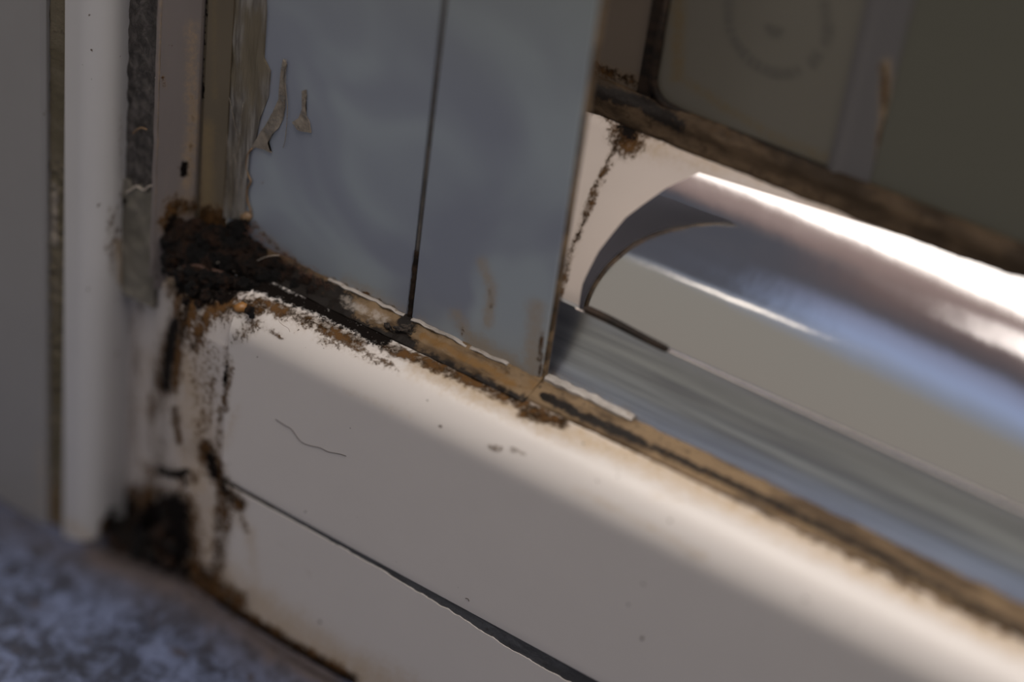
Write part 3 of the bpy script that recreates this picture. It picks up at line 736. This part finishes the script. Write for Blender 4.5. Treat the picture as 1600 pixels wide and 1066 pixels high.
o = make('pane_divider', V, Fc, m_backtrim, strokes=[(0, [(1380, 100), (1382, 190), (1374, 250)], 7, .75), (2, [(1384, 100), (1378, 260)], 9, .9)])
tag(o, 'blue-grey vertical divider with a yellow-brown run, right of the stamped pane', 'pane divider')
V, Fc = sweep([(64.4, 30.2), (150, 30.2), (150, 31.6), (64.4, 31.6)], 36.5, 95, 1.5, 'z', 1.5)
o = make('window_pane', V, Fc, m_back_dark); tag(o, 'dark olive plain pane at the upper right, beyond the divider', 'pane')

# ------------------------------------------------------------------ mould, fibres, crumbs
def lumps(name, items, mat, voxel=.28, disp=.5, freq=.9):
    """items: (px, py, y_mm, radius_mm, squash) merged to one lumpy skin"""
    bm = bmesh.new()
    for px, py, y, r, sq in items:
        c = on(px, py, 1, y)
        ret = bmesh.ops.create_icosphere(bm, subdivisions=2, radius=r / 1000)
        for v in ret['verts']:
            v.co = Vector((v.co.x * sq[0], v.co.y * sq[1], v.co.z * sq[2])) + Vector(c)
    me = bpy.data.meshes.new(name); bm.to_mesh(me); bm.free()
    o = bpy.data.objects.new(name, me); COL.objects.link(o)
    md = o.modifiers.new('skin', 'REMESH'); md.mode = 'VOXEL'; md.voxel_size = voxel / 1000
    dg = bpy.context.evaluated_depsgraph_get(); dg.update()
    em = bpy.data.meshes.new_from_object(o.evaluated_get(dg))
    bpy.data.objects.remove(o)
    V = []
    for v in em.vertices:
        p = v.co * 1000; k = noise.fractal(p * freq, .8, 2.1, 5) * disp + abs(noise.noise(p * 2.6)) * disp * .5
        V.append(tuple(v.co + v.normal * k / 1000))
    Fc = [tuple(p.vertices) for p in em.polygons]
    return make(name, V, Fc, mat, sharp=180)

rnd = random.Random(11)
it = []
def blob(px, py, y, r, sq=(1, .6, 1)): it.append((px, py, y, r, sq))
for px, py, y, r in [(275, 350, 7, 1.6), (268, 380, 5.6, 1.8), (264, 408, 4.6, 1.4), (290, 372, 6.6, 2.3), (296, 402, 5.4, 2.2), (320, 382, 7.4, 2.6), (322, 415, 5.6, 2.1), (345, 380, 8.2, 2.4), (350, 415, 6.4, 2.2),
                     (370, 362, 9.1, 1.7), (365, 395, 7.8, 2.2), (381, 352, 9.6, .9), (385, 388, 8.8, 1.8), (385, 420, 6.8, 2.0), (402, 392, 9.0, 1.3), (405, 412, 8.0, 1.9), (412, 438, 6.6, 1.7), (430, 416, 8.6, 1.3), (435, 440, 7.4, 1.6),
                     (452, 428, 8.8, 1.1), (458, 450, 7.7, 1.5), (478, 442, 8.7, 1.0), (484, 462, 7.6, 1.3), (500, 455, 8.8, .8), (506, 474, 7.6, .95), (308, 358, 7.6, 1.7), (335, 360, 8.8, 1.1), (438, 460, 6.6, .9), (465, 475, 6.7, .8), (490, 485, 6.8, .6), (520, 480, 8, .5),
                     (300, 432, 3.6, 1.7), (325, 440, 3.4, 1.7), (350, 442, 3.6, 1.5), (375, 446, 4.2, 1.4), (395, 450, 4.8, 1.2), (282, 434, 3.0, 1.0), (300, 452, 1.9, 1.1), (322, 462, 1.6, 1.0), (345, 462, 2.2, .9), (310, 476, .9, .6), (290, 470, .9, .6), (266, 428, 3.0, .6), (256, 424, 3.2, .55), (246, 434, 3.6, .4)]:
    blob(px, py, y, r * .92)
mo = lumps('mould_growth', it, m_mould, .24, .42, 1.6)
root = empty('mould_patch', (-6, 7, 8)); tag(root, 'thick black-brown mould filling the corner between jamb, sill and glazing', 'mould')
adopt(mo, root)
it = []
for k in range(26):
    t = k / 25; px = 470 + 170 * t; py = 484 + 36 * t + rnd.uniform(-4, 4)
    blob(px, py, 6.9 + .9 * t + rnd.uniform(-.3, .3), .55 * (1 - .45 * t) * rnd.uniform(.7, 1.2), (1.5, .7, .6))
mg = lumps('mould_fringe', it, m_mouldgrey, .16, .28, 2.2); tag(mg, 'grey-black crumbly mould fringe'); adopt(mg, root)
# crust ridges on the mould: rusty ribs
def onmould(pts, y): return smooth_path([on(px, py, 1, yy) for (px, py), yy in zip(pts, y)], 6)
V, Fc = tube_mesh([onmould([(285, 418), (310, 416), (330, 428), (352, 440), (372, 452)], [3.6, 4.2, 4.6, 4.8, 5]), onmould([(330, 422), (350, 428), (370, 440), (385, 447)], [4.4, 5.2, 5.6, 6])], .00025, 6)
o = make('rust_rib', V, Fc, m_rust, sharp=180); adopt(o, root)
# tiny crumbs
bm = bmesh.new(); rnd = random.Random(5)
for k in range(420):
    t = rnd.random()
    px = 300 + 300 * t; py = 425 + (470 - 425) * 0 + 118 * t + rnd.gauss(0, 15 - 7 * t) + 10
    y = rnd.uniform(5.2, 7.6)
    c = on(px, py, 1, y)
    if c[2] * 1000 < 8.3 and px > 360:
        d = ray(px, py); tt = (.0088 - CAMP[2]) / d[2]; c = CAMP + d * tt
        if c[1] * 1000 < 4.2: continue
    bmesh.ops.create_icosphere(bm, subdivisions=1, radius=rnd.uniform(.05, .17) / 1000, matrix=Matrix.Translation(c) @ Matrix.Diagonal((rnd.uniform(.6, 1.6), 1, rnd.uniform(.5, 1), 1)))
me = bpy.data.meshes.new('crumbs'); bm.to_mesh(me); V = [tuple(v.co) for v in me.vertices]; Fc = [tuple(p.vertices) for p in me.polygons]; bm.free()
o = make('mould_crumbs', V, Fc, m_mouldgrey, sharp=180); o['kind'] = 'stuff'; tag(o, 'loose dark crumbs along the mould edge'); adopt(o, root)
# fine fuzz on the mould edge
paths = []; rnd = random.Random(9)
for k in range(260):
    t = rnd.random(); px = 385 + 135 * t; py = 355 + 100 * t + rnd.gauss(0, 6); y = 9.2 + rnd.uniform(-.6, .6)
    p = on(px, py, 1, y); a = rnd.uniform(0, 2 * math.pi); L = rnd.uniform(.4, 1.3) / 1000
    d = np.array([math.cos(a), -.4, math.sin(a)]) * L; w = np.array([rnd.uniform(-.3, .3), 0, rnd.uniform(-.3, .3)]) * L
    paths.append([p, p + d * .5 + w, p + d])
V, Fc = tube_mesh(paths, .000018, 3)
o = make('mould_fuzz', V, Fc, m_redhair, sharp=180); o['kind'] = 'stuff'; tag(o, 'fine brown fuzz'); adopt(o, root)
V, Fc = tube_mesh([onmould([(386, 420), (395, 412), (407, 405), (422, 400), (437, 399)], [7.4, 7.3, 7.3, 7.5, 8]), onmould([(322, 414), (340, 410), (352, 408)], [5.2, 5.4, 5.8]), onmould([(348, 408), (372, 418), (388, 432)], [6, 6.2, 6.4])], .00004, 5)
o = make('pale_fibre', V, Fc, m_palehair, sharp=180); adopt(o, root)
for pts, y in (([(350, 449), (355, 453), (352, 457), (358, 463), (349, 461)], 4.6), ([(376, 420), (380, 422), (390, 431), (386, 432)], 6.4), ([(390, 448), (400, 452), (424, 464), (420, 466), (398, 458)], 4.9), ([(460, 468), (490, 480), (508, 488), (505, 492), (480, 482)], 6.2)):
    chip('pale_chip', pts, y, .25, m_palechip, root)
# amber blob with a dark hole on the sill shoulder
ab = chip('amber_blob', [(364, 478), (372, 475), (379, 479), (382, 487), (374, 491), (366, 487)], 1.25, .8, m_orange, None)
tag(ab, 'small amber gum blob on the sill shoulder just below the mould', 'gum blob')
hole = lumps('dark_crumb', [(390, 485, .9, .6, (1, .9, 1.1)), (394, 494, .6, .4, (1, .6, 1))], m_mould, .12, .15, 2.)
tag(hole, 'black crumb touching the amber blob on the sill shoulder', 'crumb')
# black lump where the joint meets the sill
jl = lumps('mould_lump', [(632, 515, 8.8, .7, (1.3, .6, .8)), (625, 520, 8.3, .6, (1.4, .6, .7)), (640, 512, 9.0, .5, (.9, .6, 1)), (614, 521, 8, .4, (1.4, .6, .6))], m_mouldgrey, .14, .25, 2.2)
tag(jl, 'small black mould lump at the foot of the joint between the panels', 'mould')
# lower corner mould on the floor
it = []
for px, py, y, r in [(180, 845, 1.5, 1.7), (200, 850, 1.6, 2.2), (225, 845, 2.0, 2.4), (250, 840, 1.4, 2.4), (262, 820, 1.8, 1.8), (268, 855, .6, 2.0), (240, 868, .6, 2.0), (215, 868, .8, 1.9), (262, 880, .0, 1.6), (285, 890, -.1, 1.0), (185, 862, .8, 1.4), (190, 825, 4.2, 2.2), (205, 835, 3.4, 2.2), (180, 835, 3.0, 1.6), (215, 810, 4.6, 1.6), (256, 800, 2.4, 1.2), (305, 905, -.1, .7)]:
    blob(px, py, y, r * .72, (1, .55, .9))
lm = lumps('mould_patch', it, m_mould, .3, .45, .8)
tag(lm, 'lower black mould patch where the jamb foot meets the grey floor', 'mould')
# hair on the sill face
hp = [(430, 655), (442, 663), (455, 671), (466, 686), (474, 693), (486, 697), (500, 700), (512, 706), (522, 708), (532, 710), (541, 713)]
V, Fc = tube_mesh([smooth_path([on(px, py, 1, -.03) for px, py in hp])], .000035, 5)
o = make('hair', V, Fc, m_hair, sharp=180); tag(o, 'single fine dark hair stuck to the white sill face', 'hair')
V, Fc = tube_mesh([smooth_path([on(px, py, 1, y) for (px, py), y in zip([(437, 494), (436, 502), (442, 508), (450, 513), (453, 519)], [1.4, .9, .6, .4, .2])])], .00002, 5)
o = make('hair', V, Fc, m_redhair, sharp=180); tag(o, 'tiny curled brown hair on the sill shoulder below the mould', 'hair')
V, Fc = tube_mesh([smooth_path([on(px, py, 1, -.03) for px, py in [(727, 935), (731, 936), (733, 940)]])], .000045, 5)
o = make('hair', V, Fc, m_hair, sharp=180); tag(o, 'very short dark hair speck low on the white sill, above the groove', 'hair')
for px, py, r, lab in ((1003, 998, .16, 'round brown speck on the sill face near the lower right'), (982, 945, .13, 'fainter brown speck above the round one on the sill face'), (500, 972, .22, 'soft grey speck on the lower rail under the groove')):
    bm = bmesh.new(); bmesh.ops.create_icosphere(bm, subdivisions=2, radius=r / 1000, matrix=Matrix.Translation(on(px, py, 1, 0)) @ Matrix.Diagonal((1, .3, 1, 1)))
    me = bpy.data.meshes.new('s'); bm.to_mesh(me); V = [tuple(v.co) for v in me.vertices]; Fc = [tuple(p.vertices) for p in me.polygons]; bm.free()
    o = make('dirt_speck', V, Fc, m_speck, sharp=180); tag(o, lab, 'speck', 'dirt specks on the sill')
